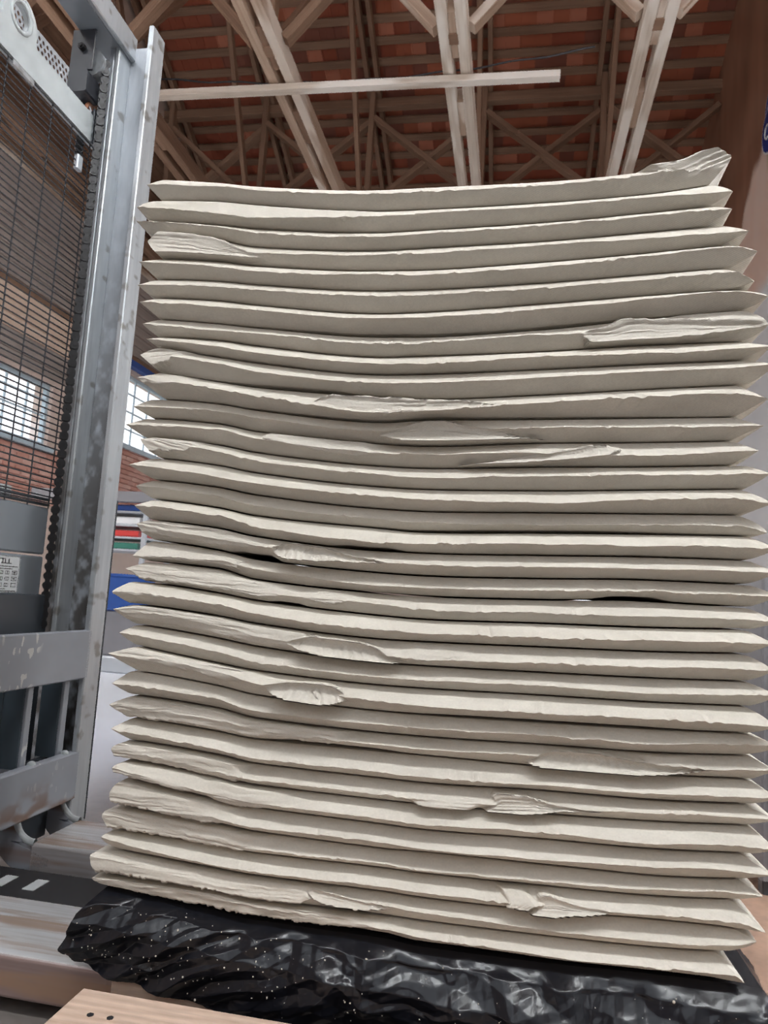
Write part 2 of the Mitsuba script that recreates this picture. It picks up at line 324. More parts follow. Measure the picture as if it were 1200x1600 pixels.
BL = ['crossed roof braces at the far left above the mesh guard', 'crossed roof braces left of the middle, above the left half of the stack', 'crossed roof braces just left of the whitish middle beam', 'crossed roof braces just right of the whitish middle beam', 'crossed roof braces beside the right wall']
for k, lab in enumerate(BL):
    x0 = TX[k] + .05; x1 = (TX + [WR + .02])[k + 1] - .05
    b = thing('cross_brace', lab, 'roof brace')
    put('brace', MB().bar((x0, 11.50, 8.12), (x1, 11.50, 6.6), .085, .17, (0, 1, 0)), 'wood_old', b)
    put('brace', MB().bar((x1, 11.62, 8.12), (x0, 11.62, 6.6), .085, .17, (0, 1, 0)), 'wood_old', b)
put('roof_purlin', MB().bar((WL, 11.6, 8.45), (WR, 11.6, 8.45), .14, .16), 'wood_old', label='long horizontal purlin beam running above the crossed roof braces', cat='beam')
pa, pb = on(240, 151, 2, 5.42), on(875, 121, 2, 5.42)
put('plank', MB().bar((-4.9, pa[1], 5.44), (pb[0], pb[1], 5.44), .10, .075), 'wood_white', label='long pale plank hanging level under the roof trusses above the stack', cat='plank')
s = np.linspace(0, 1, 40)
ca, cb, cm = on(250, 124, 1, 7.6), on(560, 113, 1, 7.6), on(930, 74, 1, 7.6)
w1 = ca[None] * (1 - s[:, None]) + cm[None] * s[:, None]; w1[:, 2] -= .22 * np.sin(np.pi * s) * .9; w1[:, 2] += .012 * np.sin(s * 40)
put('cable', MB().tube(w1, .011, 6), 'wire_black', smooth=True, label='thin sagging cable strung across under the roof tiles', cat='cable')

# ------------------------------------------------------------------ lamps out of view: the overhead near row and three added fill lamps
def lamp(x, y, z, lab, pw=1.0):
    l = thing('unseen_lamp', lab, 'lamp')
    put('housing', MB().box((x - .75, y - .03, z), (x + .75, y + .03, z + .06)), 'white', l)
    for s in (-.075, .075):
        k2 = put('tube', MB().cyl((x - .73, y + s, z - .01), (x + .73, y + s, z - .01), .02, 10), 'white', l)
        scene[k2]['emitter'] = {'type': 'area', 'radiance': rgb(LAMP * pw * .97, LAMP * pw, LAMP * pw * 1.02)}
        put('socket', MB().box((x - .75, y + s - .02, z - .02), (x - .735, y + s + .02, z + .02)), 'white', l)
    for s in (-.5, .5): put('hanger', MB().cyl((x + s, y, z + .06), (x + s, y, 5.5), .006, 6), 'wire_black', l)
for k, (x, y, z, lab) in enumerate(LAMPS): lamp(x, y, z, lab, POWER[k])

# ================================================================== THE STACK OF CLAY SLABS
D, DF, DL, DEPTH = 1.1, .022, .036, .80
# tips: y pixel of the sharp edge at photo columns; cracks: y pixel of the joint below each slab
COLT = [340, 400, 600, 650, 850, 1000, 1150]
TIPS = [
 [291.8,297.2,302.3,300.5,289,274.4,255],[334,340.7,338,334.4,322.6,309.8,294],[355,364.3,370,366,353.4,338.8,322],[388,395,398.7,396.6,383.3,373.2,363],
 [416.9,423.8,429.6,429.2,417.2,402,387],[448,453,462.6,461.3,450.4,438.5,425.8],[479.4,484.9,498,496.7,483,469,455.7],[516.6,521,537.5,536.2,523.9,517,508],
 [542,551.2,568,568.6,557.2,552.6,546],[568,580.8,598.4,598,589.9,580.7,574.3],[608,618.9,642,641,628.8,620.5,615],[642.4,652.4,674,674,668,667.7,665.9],
 [670.6,685,707.7,709.5,708,712,705.8],[706,720.4,742.2,745.8,744,742,741],[745,755.8,776.6,780.3,785.7,780.9,780],[775.7,790.2,811.6,815.6,820,820.7,821.6],
 [805.6,822.7,847.7,849,849.9,853.4,855],[842.6,853,879.4,882.5,886,889,893.3],[876,889.8,915.2,917.9,922.8,924,929.5],[912,925,945,952.3,958.3,963,967.6],
 [945,959.6,985,988.6,995.9,1001,1003.9],[978,994,1024,1029.4,1036.6,1041.8,1045.4],[1019.4,1034.8,1058.8,1062.4,1072,1082.6,1086],[1051,1068,1096,1101.8,1115.4,1122.5,1130.6],
 [1092.9,1111.8,1133,1137.5,1149.5,1162,1163.3],[1125,1140,1165,1169.8,1182,1200,1203],[1172,1186,1207.5,1214,1226.9,1238.5,1244.9],[1206,1220,1242,1247.7,1262,1269.3,1276.6],
 [1243,1256,1280.4,1286.7,1301,1317.3,1321.8],[1279,1293,1316.7,1325.7,1343,1353.5,1361.7],[1315,1327.5,1351,1358.4,1378,1389.8,1396],[1352.6,1362.6,1386,1393.4,1416,1427.9,1442],
 [1383,1395,1416,1424,1453.2,1469.6,1477.7],[1404,1420,1451,1464,1494,1510,1526]]
CRACK = [
 [315.3,320.4,329.8,328,317,304.9,281],[352.5,358,363.4,360.7,348,334.2,318],[375,386,391.9,388.8,377.3,364,350],[408.7,415.6,423.2,422.3,409.6,396.8,382],
 [439.5,445,454.6,453.5,442.3,430,417.6],[470,476.7,490.3,488.5,474.9,463,453],[505.7,512,526.6,526.6,514.8,499,486.5],[532,540.2,558.3,556.9,549.2,539.9,534.4],
 [558,566.8,585.7,585,577.2,569.8,563.4],[596,605,620.7,623.8,617,608.8,601.5],[630.7,640.6,660,657,655,653.2,651.4],[661.9,673.8,693.8,696.8,692.3,691.3,688.6],
 [695,706.8,728.6,731.3,729.5,729.3,726.6],[726.8,738.5,760.9,764,766.7,765.6,764],[761,773,795.3,798.4,801,802.6,804.4],[793,805.6,826,830.8,832.7,834.3,837],
 [824.7,838,860.8,863.5,867.7,869.7,874.6],[859,873.5,895.2,898.8,904,905.6,912.3],[888,905.2,927,930.6,937,938.6,948],[926,937.8,962.3,966.8,974,980,982.7],
 [962,974,999,1002,1011,1017.5,1020.7],[996.8,1009.5,1035.8,1039.4,1050.8,1058.6,1064],[1035.7,1047.5,1071,1074.7,1086.5,1096,1102.5],[1071,1085.6,1111.4,1115.4,1128.4,1137.9,1144.6],
 [1106,1121.7,1145.3,1149.8,1163.4,1174.5,1179.6],[1142.5,1154.4,1174.3,1178.8,1197.9,1208.6,1215.9],[1178.6,1192.4,1216,1221.5,1235,1248,1255],[1212,1226,1250,1255,1271.3,1282,1288.4],
 [1248.6,1261.4,1287.6,1294.5,1310.8,1324.5,1332],[1285.8,1298.5,1325.7,1329.3,1350.2,1366.2,1372.6],[1321,1332,1355.6,1362,1383.4,1398,1405],[1356,1367,1392.5,1400.6,1423.3,1434,1449.6],
 [1389,1403.4,1429.6,1437,1461.4,1477.7,1487.7],[1418,1432.4,1460.5,1472.3,1498.5,1514,1532]]
LT = [(230,289),(214,324),(213,345),(229,375),(218,409.6),(215,445),(218,471),(223.4,505.7),(228,530),(217.6,553.6),(214,590),(209,635),(196.6,664),(219,686.5),(201,725),(212.5,759.4),(210,790),
      (211.6,818),(209,867),(196,888),(175,923),(177,951),(186,988.6),(169,1021),(175,1068),(170.6,1102),(173,1140),(173,1171),(175,1199.4),(170,1243),(160,1271.6),(157.5,1308.8),(141,1337),(143,1362.5)]
LC = [(249.7,315),(239,347),(239,368),(241.5,405),(249,437),(241.5,466),(250.6,499),(249,527.5),(240,543),(256,584),(258,624),(240,654),(229,685),(250.6,716),(241.5,750),(240,780),(238,813),
      (241.5,844.5),(239,878),(229,909),(203,943),(212.5,975),(211,1007.6),(218,1049),(200,1084.7),(210,1120.6),(207,1156.7),(199,1186),(191,1211.4),(177,1257),(179,1294.6),(175,1325),(150,1362),(153,1374)]
RT = [(1146,241),(1145,299),(1144,326),(1170,361),(1183.5,393),(1178.6,440),(1199.5,462),(1199.5,507),(1206,541),(1207,570),(1199.5,624),(1193,665),(1185,705),(1202,740),(1206,787),(1198.5,833),(1212,858),
      (1212,896),(1212,931),(1210,972),(1208,1006),(1205,1049),(1214,1088),(1208,1135),(1212,1166),(1213,1205),(1214,1248),(1212,1280),(1214,1328),(1208,1368),(1192,1400.7),(1196,1457),(1182,1471),(1163,1535)]
BR = [.8,1,.8,.8,.9,.7,.9,.2,1,1,.15,.15,.5,.6,.75,.15,1.1,.5,.3,.7,1.05,.6,.5,.9,.25,.3,.6,.5,.8,.5,.25,.8,.5,.6]
dlt = np.array([(.034 - b * .022 * 3.1) / 2.36 for b in BR]); dlt[0] = 0
DY = np.cumsum(dlt - dlt.mean()); DY = np.clip(DY - DY.mean(), -.017, .017)
NS = len(TIPS)
def curve(px, py, yplane):
    P = np.array([on(a, b, 1, yplane) for a, b in zip(px, py)])
    o = np.argsort(P[:, 0]); f = PchipInterpolator(P[o, 0], P[o, 2]); lo, hi = P[o[0], 0], P[o[-1], 0]
    return lambda x: f(np.clip(x, lo, hi))
YC = [D + DF + DY[0]] + [D + DF + .5 * (DY[i] + DY[min(i + 1, NS - 1)]) for i in range(NS)]
CZ = [curve([238, 340, 400, 600, 650, 850, 1000, 1060, 1095, 1140], [280, 285, 290.9, 296.3, 293.6, 283.6, 269.3, 258, 243, 236], YC[0])]
for i in range(NS):
    CZ.append(curve([LC[i][0]] + COLT, [LC[i][1]] + CRACK[i], YC[i + 1]))

def sst(a, b, x): t = np.clip((x - a) / (b - a), 0, 1); return t * t * (3 - 2 * t)
def n3(x, y=0, z=0, seed=0): return meshkit.noise(np.stack(np.broadcast_arrays(x, y, z), -1), seed)
def f3(x, y=0, z=0, seed=0, o=3): return meshkit.fbm(np.stack(np.broadcast_arrays(x, y, z), -1), o, seed)
# smears and folds: slab number, x range in photo pixels, fade at both ends, lower edge of the tongue (t: -1 top joint, 0 tip, 1 bottom joint) at both ends, thickness (m), fill, tilt, streak slope
FE = {1: [(1015, 1160, 25, 8, -.1, .55, .002, 1, .5, .4)],
      2: [(205, 600, 10, 70, .05, .12, .003, .25, -.2, .05)],
      8: [(1050, 1215, 50, 20, .25, .1, .003, .5, .3, .2)],
      10: [(200, 285, 5, 30, 1.1, .0, .003, .95, -.2, .9)],
      11: [(200, 300, 5, 60, .3, .25, .003, .7, -.2, -.4)],
      13: [(395, 600, 20, 50, -.1, .6, .003, .6, .5, .25)],
      14: [(205, 318, 5, 35, .9, .25, .003, .95, -.15, -.35)],
      18: [(200, 430, 10, 60, .55, .6, .002, .8, .1, .1)],
      19: [(195, 374, 6, 8, .1, .5, .004, .5, -.3, .2)],
      20: [(190, 470, 10, 60, .9, .35, .003, .9, -.2, .2), (455, 570, 40, 50, .55, .2, .003, .6, -.3, .1)],
      21: [(170, 300, 5, 50, .25, .1, .002, .4, -.4, .5)],
      22: [(180, 480, 10, 20, .6, .8, .002, .8, .25, .15), (610, 780, 40, 120, .3, -.1, .004, .7, -.3, -.3)],
      24: [(165, 420, 8, 90, .0, .7, .0025, .75, .15, .2)],
      26: [(165, 545, 10, 40, .85, .6, .0035, .85, .35, .15), (1010, 1120, 20, 60, -.1, .4, .004, .7, .2, .2)],
      28: [(165, 385, 6, 30, .6, 1.0, .003, .85, .4, .15), (610, 770, 70, 30, .95, 1.15, .0035, .8, -.65, -.2)],
      29: [(165, 330, 5, 50, .5, .5, .003, .7, -.3, .1), (300, 500, 40, 120, .9, .4, .003, .8, .1, .1)],
      30: [(155, 400, 5, 90, .55, .8, .004, .95, .1, .2)],
      31: [(150, 450, 5, 90, .8, .5, .003, .85, .05, .1)],
      32: [(790, 842, 10, 8, .5, .5, .006, .9, -.2, 2)],
      33: [(130, 505, 5, 40, .75, .5, .004, .9, -.15, .15)],
      34: [(135, 660, 5, 140, 1.1, .4, .002, .9, .15, .05)]}
# folded tongues: photo x stations, upper edge t, lower edge t, height of the ridge (m), streak count across x
FT = {4: [([203, 250, 320, 380, 414], [-1, -1, -.9, -.3, .1], [1, 1, .95, .75, .3], .003, 0)],
      8: [([908, 945, 990, 1050, 1130, 1205], [-.2, -.5, -1, -.75, -.4, -.2], [.2, 1.05, 1.1, 1.05, .7, .1], .006, 0)],
      11: [([476, 515, 600, 690, 790], [-.15, -.92, -.95, -.85, -.05], [-.1, .38, .55, .42, 0], .0035, 0)],
      12: [([588, 630, 685, 740, 800, 890], [.35, -.45, -.95, -.4, .35, .98], [.45, .95, 1.05, 1.05, 1.05, 1.05], .006, 0)],
      13: [([690, 800, 900, 950, 990], [1, .45, -.45, -.8, -.55], [1.05, 1.02, .65, .05, -.5], .004, 0)],
      18: [([420, 450, 490, 540, 610], [.1, -.92, -.92, -.5, 0], [.5, .85, .65, .35, .03], .0055, 60)],
      22: [([445, 485, 540, 580, 612, 640], [.0, -.85, -.85, -.55, .1, .2], [.5, .92, 1.1, 1.05, .9, .3], .0065, 95)],
      24: [([398, 445, 490, 545], [.4, -.65, -.85, .15], [.6, 1.02, .92, .2], .0055, 55)],
      26: [([825, 875, 930, 1000, 1060, 1125], [.5, -.75, -.92, -.55, -.2, .05], [.7, 1.1, 1.1, 1.02, .75, .1], .006, 45)],
      28: [([768, 795, 840, 890, 980], [-.3, -.95, -.75, -.1, .1], [1.0, 1.15, .95, .45, .12], .006, 0)],
      32: [([842, 868, 905, 975], [-.3, -.85, -.35, .05], [1.0, 1.05, .85, .1], .006, 0)],
      33: [([476, 505, 550, 620], [-.92, -.85, -.35, .05], [-.6, .35, .55, .1], .005, 0)]}
FT = {k - 1: v for k, v in FT.items()}
FE = {k - 1: v for k, v in FE.items()}
# joints that gape: joint below slab number -> (photo x range, height)
GAP = {7: (330, 1100, .003), 10: (300, 560, .004), 17: (500, 640, .003), 18: (335, 430, .008), 19: (940, 1090, .006), 11: (300, 1150, .0018), 16: (560, 1150, .002), 24: (620, 1150, .002), 26: (380, 640, .003), 20: (400, 470, .002), 34: (150, 1000, .003)}
NX = 620
tu = np.r_[-(np.linspace(1, 0, 13) ** 1.3), (np.linspace(0, 1, 14) ** 1.3)[1:]]          # profile rows
def strip(Vg, flip=False):
    n, m = Vg.shape[:2]; i, j = np.meshgrid(np.arange(n - 1), np.arange(m - 1), indexing='ij')
    q = np.stack([i * m + j, (i + 1) * m + j, (i + 1) * m + j + 1, i * m + j + 1], -1).reshape(-1, 4)
    if flip: q = q[:, ::-1]
    return Vg.reshape(-1, 3), np.vstack([q[:, [0, 1, 2]], q[:, [0, 2, 3]]])
def make_slab(i):
    dy = DY[i]
    tz = curve([LT[i][0]] + COLT[:6] + ([COLT[6]] if RT[i][0] > 1160 else []) + [RT[i][0]], [LT[i][1]] + TIPS[i][:6] + ([TIPS[i][6]] if RT[i][0] > 1160 else []) + [RT[i][1]], D + dy)
    xl, xr = on(*LT[i], 1, D + dy)[0], on(*RT[i], 1, D + dy)[0]
    dl = max(.022, on(*LC[i], 1, YC[i + 1])[0] - xl); dr_ = DL * rng.uniform(.75, 1.1)
    u = np.linspace(0, 1, NX)[:, None]; t = tu[None, :]; q = np.abs(t)
    pl = 2.3 if i >= 27 else rng.uniform(.95, 1.35); pr_ = rng.uniform(.9, 1.9)
    x = xl + q ** pl * dl + u * ((xr - q ** pr_ * dr_) - (xl + q ** pl * dl))
    xt = xl + u * (xr - xl)
    pxc = proj(np.stack([xt[:, 0], np.full(NX, D + dy), tz(xt[:, 0])], -1))[0]
    zc0, zc1 = CZ[i](x) - .0002, CZ[i + 1](x) + .0002
    if i + 1 in GAP:
        a, b, h = GAP[i + 1]; pm = pxc[:, None]; w = sst(a, a + .3 * (b - a), pm) * sst(b, b - .3 * (b - a), pm)
        zc1 = zc1 + h * w * (.5 + f3(x * 9, i, 0, 3))
    zt = np.clip(tz(xt), zc1 + .12 * (zc0 - zc1), zc1 + .88 * (zc0 - zc1))
    s = i * 17.3
    jag = .0030 * (f3(xt * 24, s, 0, 0, 4) - .5) + .0045 * (f3(xt * 110, s + 5, 0, 1, 4) - .5) * sst(.25, .75, f3(xt * 16, s + 11, 0, 2)) + .002 * np.maximum(0, n3(xt * 55, s + 9) - .72)
    zt = zt + jag
    z = np.where(t < 0, zt + (zc0 - zt) * q, zt + (zc1 - zt) * q)
    dU, dLw = max(.012, YC[i] - D - dy), max(.012, YC[i + 1] - D - dy)
    prof = np.where(t < 0, dU, dLw) * (q - .04 * np.sin(np.pi * q))
    prof = np.broadcast_to(prof, x.shape)
    y = D + dy + prof
    thick = zc0 - zc1
    # rounded arrises at the joints, torn lip at the tip
    z = z - np.sign(-t) * .0011 * sst(.86, 1, q) * 1.0
    lip = sst(.16, .0, q) * np.where(t >= 0, 1, .5)
    y = y - lip * .0028 * np.maximum(0, f3(xt * 70, s + 2, 0, 2) - .25) * (t >= -.05)
    y = y + .0016 * (f3(x * 14, t * 1.3, s, 5) - .5) * (1 - q ** 4)
    for (a, b, fa, fb, e0, e1, A, fill, tilt, ang) in FE.get(i, []):
        pm = pxc[:, None] + 5 * (f3(t * 4, s, a, 6) - .5)
        w = sst(a, a + fa, pm) * sst(b, b - fb, pm)
        k = np.clip((pm - a) / (b - a), 0, 1)
        te = e0 + (e1 - e0) * k + .22 * (f3(xt * 45, s, a, 7) - .5) + .14 * (n3(xt * 190, s, a, 8) - .5)
        te = -1 + (te + 1) * w ** .5
        inside = sst(.0, .07, te - t)
        flat = D + dy + .5 * (dU + dLw) * (.30 + tilt * t * .75) + .004 * (f3(x * 30, t, s + a, 9) - .5)
        flat = np.maximum(flat, D + dy - .0015)
        wf = w * inside * fill * sst(1.0, .86, np.where(t < 0, q, 0)) * np.where(te > .99, 1 - .9 * sst(.9, 1, t), 1)
        c = (t * thick * .5) - (x - xl) * ang * -1 * .35
        ridg = f3(c * 240 + 2.0 * f3(x * 25, t, s, 10), (x + c) * 12, s + a, 11, 3) - .5
        y = y * (1 - wf) + flat * wf - w * inside * (1.5 * A * (.35 + .65 * sst(-1, .2, t)) * sst(1.0, .8, q) + wf * .0068 * ridg)
        edge = w * np.exp(-((te - t - .05) / .07) ** 2)
        y = y - edge * A * .35 * (.4 + n3(xt * 120, s, 3))
        z = z - edge * .0012
    for (sx, tu_, tl_, A, stk) in FT.get(i, []):
        pm = pxc[:, None] + 4 * (f3(t * 3, s, sx[0], 6) - .5)
        up = PchipInterpolator(sx, tu_)(np.clip(pm, sx[0], sx[-1])); lo = PchipInterpolator(sx, tl_)(np.clip(pm, sx[0], sx[-1]))
        lo = lo + .16 * (f3(xt * 60, s, sx[0], 7) - .5) * (lo > up + .1); up = up + .10 * (f3(xt * 50, s + 4, sx[0], 8) - .5)
        ends = sst(sx[0], sx[0] + 12, pm) * sst(sx[-1], sx[-1] - 25, pm)
        S = np.clip((t - up) / np.maximum(lo - up, .05), 0, 1)
        ins = sst(0, .10, t - up) * sst(0, .06, lo - t) * ends * sst(1.0, .93, q)
        dm = .5 * (dU + dLw)
        rd = f3((x - .012 * S * np.sign(np.gradient(up, axis=0))) * (stk * 3.2 if stk else 12), S * (1.5 if stk else 16), s, 12, 3) - .5
        tgt = D + dy + dm * (-.02 + .24 * (1 - S) - .10 + (.16 if not stk else .30) * np.sin(np.pi * S ** .8)) - (.45 if not stk else .7) * A * np.exp(-(S / .16) ** 2) - .55 * A * np.exp(-((1 - S) / .14) ** 2) - (.0048 if stk else .0045) * rd
        y = y * (1 - ins) + tgt * ins
    if i == 0:       # upturned corner
        k = sst(1040, 1110, pxc)[:, None]; y = y + k * .006 * np.sin(np.pi * np.clip((t + 1) / 1.5, 0, 1))
    x = np.broadcast_to(x, y.shape)
    F0 = np.stack([x, y, z], -1)
    parts = [strip(F0[:, :13], True), strip(F0[:, 12:], True)]
    base = lambda xx, yy, zz: np.stack([xx, yy, zz], -1)
    K = 12; v = np.linspace(0, 1, K)[:, None]
    for side in (0, -1):
        yb0 = (D + dy + prof)[side][None]; yb1 = (D + dy + DEPTH) - prof[side][None]
        yy = yb0 + v * (yb1 - yb0); disp = F0[side][None] - base(x[side], (D + dy + prof)[side], z[side])[None]
        G = np.stack([np.broadcast_to(x[side][None], yy.shape), yy, np.broadcast_to(z[side][None], yy.shape)], -1)
        wob = .012 * (f3(v * 5, s + side, 0, 20) - .5) * (v > 0); G[..., 0] += wob
        G = G + disp * (1 - v[..., None]) ** 3
        if side == 0: left = G
        else: right = G
        parts += [strip(G[:, :13], side == -1), strip(G[:, 12:], side == -1)]
    B0 = np.stack([x, (D + dy + DEPTH) - prof, z], -1)[::20]; B0 = np.concatenate([B0, np.stack([x, (D + dy + DEPTH) - prof, z], -1)[-1:]])
    parts.append(strip(B0[:, ::4] if False else B0, False))
    Bb = np.stack([x, (D + dy + DEPTH) - prof, z], -1)
    top = np.stack([F0[:, 0], Bb[:, 0]], 1); bot = np.stack([F0[:, -1], Bb[:, -1]], 1)
    parts += [strip(top, False), strip(bot, True)]
    m = MB()
    for V, F in parts: m.add(V, F)
    return m
ORD = ['topmost','second','third','fourth','fifth','sixth','seventh','eighth','ninth','tenth','eleventh','twelfth','thirteenth','fourteenth','fifteenth','sixteenth','seventeenth','eighteenth','nineteenth','twentieth',
       'twenty-first','twenty-second','twenty-third','twenty-fourth','twenty-fifth','twenty-sixth','twenty-seventh','twenty-eighth','twenty-ninth','thirtieth','thirty-first','thirty-second','second lowest','lowest']
DESC = {0: 'its right corner curled up', 1: 'a ragged smear along its left half', 2: 'a small curl at its left tip', 3: 'a smooth broad smear at its left end', 7: 'a big fold at its right end', 9: 'a ridged flap at its left end',
        10: 'a long smooth tongue left of its middle', 11: 'a wide fan-shaped fold at its middle', 12: 'a long diagonal smear right of its middle', 13: 'a scraped flap at its left end', 17: 'a ridged lump left of its middle',
        18: 'a torn gap near its left end', 19: 'a wavy smear along its left half', 21: 'a thick wrinkled fold left of its middle', 23: 'a wrinkled lump left of its middle', 25: 'a wrinkled fold right of its middle',
        27: 'a rounded fold right of its middle', 29: 'a lumpy rounded left end', 30: 'a curled lip at its left end', 31: 'a small twisted lump right of its middle', 32: 'a long smear on its left half', 33: 'resting on the black plastic'}
for i in range(NS):
    lab = f'{ORD[i]} clay slab ' + ('of the stack' if i >= 32 or i == 0 else 'from the top') + ((', with ' if i != 33 and i != 0 else ', ') + DESC[i] if i in DESC else ', sharp edged')
    put('clay_slab', make_slab(i), 'clay', smooth=True, label=lab, cat='clay slab', group='slabs of grey clay in the stack', kind='thing')

# ------------------------------------------------------------------ black plastic cover under the stack
def tri(x): return np.abs((x % 1.0) - .5) * 2
def crumple(a, b, seed):
    r = np.random.default_rng(seed); out = 0; wa, wb = f3(a * 6, b * 6, seed, 31) * .12, f3(a * 6 + 7, b * 6, seed, 32) * .12
    for k, (fq, am) in enumerate([(5, 1), (7, .8), (11, .55), (17, .38), (27, .2), (45, .09)]):
        th = r.uniform(0, np.pi); out = out + am * tri((a + wa) * fq * math.cos(th) + (b + wb) * fq * math.sin(th) + r.random() + .5 * f3(a * fq * .4, b * fq * .4, k, 33 + k))
    return out / 2.0
zc_bot = CZ[NS]
def make_wrap():
    nu, nv = 560, 130
    u = np.linspace(0, 1, nu)[:, None]; v = np.linspace(0, 1, nv)[None, :]
    m = MB()
    xl0, xr0 = -.608, .352
    lx = np.interp(v, [0, .25, .5, .9, 1], [0, -.022, -.032, -.050, -.028]); rx = np.interp(v, [0, .2, 1], [0, .03, .05])
    x = xl0 + lx + u * (xr0 + rx - xl0 - lx)
    ztop = zc_bot(x) - .003
    hem = np.interp(x, [-.66, -.62, -.57, -.44, -.30, .5], [-.572, -.588, -.594, -.612, -.632, -.70])
    z = ztop + v * (hem - ztop)
    yb = np.interp(v, [0, .12, .35, 1], [D + .035, D + .004, D - .018, D - .005])
    fold = tri((x * .55 - z * 1.0) * 17 + .8 * f3(x * 8, z * 8, 0, 41)) * sst(-.25, -.5, x) + .5 * tri((x * .35 - z) * 34 + f3(x * 10, z * 12, 0, 42)) * sst(-.1, -.5, x)
    cr = crumple(x, z * 1.2, 5) * (.5 + .5 * sst(-.5, -.15, x))
    amp = sst(0, .16, v)
    y = yb - amp * (.013 * (fold - .5) + .026 * (cr - .7)) - .0012 * crumple(x * 3.1, z * 3.3, 9) * amp
    z = z + amp * .006 * (crumple(x, z, 11) - .6)
    x, y, z = np.broadcast_arrays(x, y, z)
    F0 = np.stack([x, y, z], -1); V, F = strip(F0, True); m.add(V, F)
    K = 90; w = np.linspace(0, 1, K)[:, None]
    for side in (0, -1):
        c0 = F0[side]; yy = c0[None, :, 1] + w * (D + DEPTH + .04 - c0[None, :, 1])
        sg = -1 if side == 0 else 1
        dx = sg * (.016 * (crumple(yy, c0[None, :, 2] * 1.2, 21 + side) - .6)) * sst(0, .12, w) * amp
        G = np.stack([c0[None, :, 0] + dx, yy, np.broadcast_to(c0[None, :, 2], yy.shape)], -1)
        V, F = strip(G, side == -1); m.add(V, F)
    tp = np.stack([F0[:, 0], F0[:, 0] * [1, 0, 1] + [0, D + DEPTH + .04, 0]], 1); V, F = strip(tp, False); m.add(V, F)
    bk = np.stack([F0[:, -1] * [1, 0, 1] + [0, D + DEPTH + .04, 0], F0[:, 0] * [1, 0, 1] + [0, D + DEPTH + .04, 0]], 1)[::8]; V, F = strip(bk, True); m.add(V, F)
    return m, F0
wrap, WF = make_wrap()
put('plastic_sheet', wrap, 'plastic', smooth=38, label='glossy black crinkled plastic sheet covering the pallet under the clay stack', cat='plastic sheet')
# crumbs of dried clay on it
cr = MB(); ico = trimesh.creation.icosphere(subdivisions=0)
for k in range(240):
    a = int(rng.integers(4, 556)); b = int(rng.integers(8, 128)); r = rng.uniform(.0005, .0013) * (1.8 if rng.random() < .1 else 1)
    if rng.random() < .35: a = int(a * .35)
    cr.add(ico.vertices * r * rng.uniform(.6, 1.3, 3) + WF[a, b] + (0, -r * .5, 0), ico.faces)
put('clay_crumbs', cr, 'clay_plain', label='tiny pale clay crumbs scattered on the black plastic', cat='crumbs', kind='stuff')
# the pallet under it
p = thing('pallet', 'wooden pallet under the black plastic, resting on the forks', 'pallet')
put('stringer', MB().box((-.575, D + .012, -.665), (.36, D + .045, -.60)), 'pine', p)
for y in (1.46, 1.86): put('stringer', MB().box((-.57, y, -.617), (.36, y + .09, -.60)), 'pine', p)
for k in range(7): put('deck_board', MB().box((-.575 + k * .137, D + .02, -.60), (-.575 + k * .137 + .11, D + .76, -.578)), 'pine', p)
# foreground board
fb = MB(); fb.off = np.array([0., 0.])
fz = -.582
bc = on(130, 1543, 2, fz)
fb.bar((bc[0] + .002, bc[1] - .142, fz - .018), (.62, bc[1] - .142, fz - .018), .285, .036)
bd = thing('board', 'light pine board with knots in front of the pallet', 'board')
put('plank', fb, 'pine', bd)
for px in ((141, 1586), (172, 1591)):
    h = on(*px, 2, fz); put('nail_hole', MB().tm(trimesh.creation.cylinder(.0045, .0012, sections=12, transform=trimesh.transformations.translation_matrix(h + (0, 0, .0002)))), 'ink', bd)
for x in (-.44, .1, .53): put('batten', MB().box((x, bc[1] - .27, FLOOR), (x + .07, bc[1] - .03, fz - .036)), 'pine', bd)

# ================================================================== THE STACKER TRUCK
tr = thing('pallet_stacker', 'grey pallet stacker with mast, mesh guard and forks under the clay stack', 'pallet stacker')
XF = -1.10                                      # outer face of mast and cross bars
Y0, Y1 = 1.09, 1.815                            # the two uprights' facing edges
def channel(y, s, z0, z1):
    m1, m2, m3 = MB(), MB(), MB()
    m1.box((XF - .016, min(y, y + s * .072), z0), (XF, max(y, y + s * .072), z1), .003)                          # outer flange
    m2.box((XF - .100, min(y + s * .060, y + s * .072), z0), (XF - .016, max(y + s * .060, y + s * .072), z1 - .02), .001)  # web
    m3.box((XF - .114, min(y, y + s * .072), z0), (XF - .100, max(y, y + s * .072), z1 - .02), .003)             # inner flange
    return m1, m2, m3
for y, s in ((Y1, 1), (Y0, -1)):
    u_ = put('upright', channel(y, s, -.64, 1.615)[0], 'mast_metal', tr)
    put('web', channel(y, s, -.64, 1.615)[1], 'worn_metal', u_)
    put('inner_flange', channel(y, s, -.64, 1.615)[2], 'mast_metal', u_)
    r_ = MB().box((XF - .135, min(y + s * .004, y + s * .06), -.6), (XF - .118, max(y + s * .004, y + s * .06), 1.56), .003)
    put('inner_rail', r_, 'worn_metal', u_)
put('edge_strip', MB().box((XF - .012, Y1 + .074, -.64), (XF - .002, Y1 + .082, .22), .002), 'dark_paint', tr)
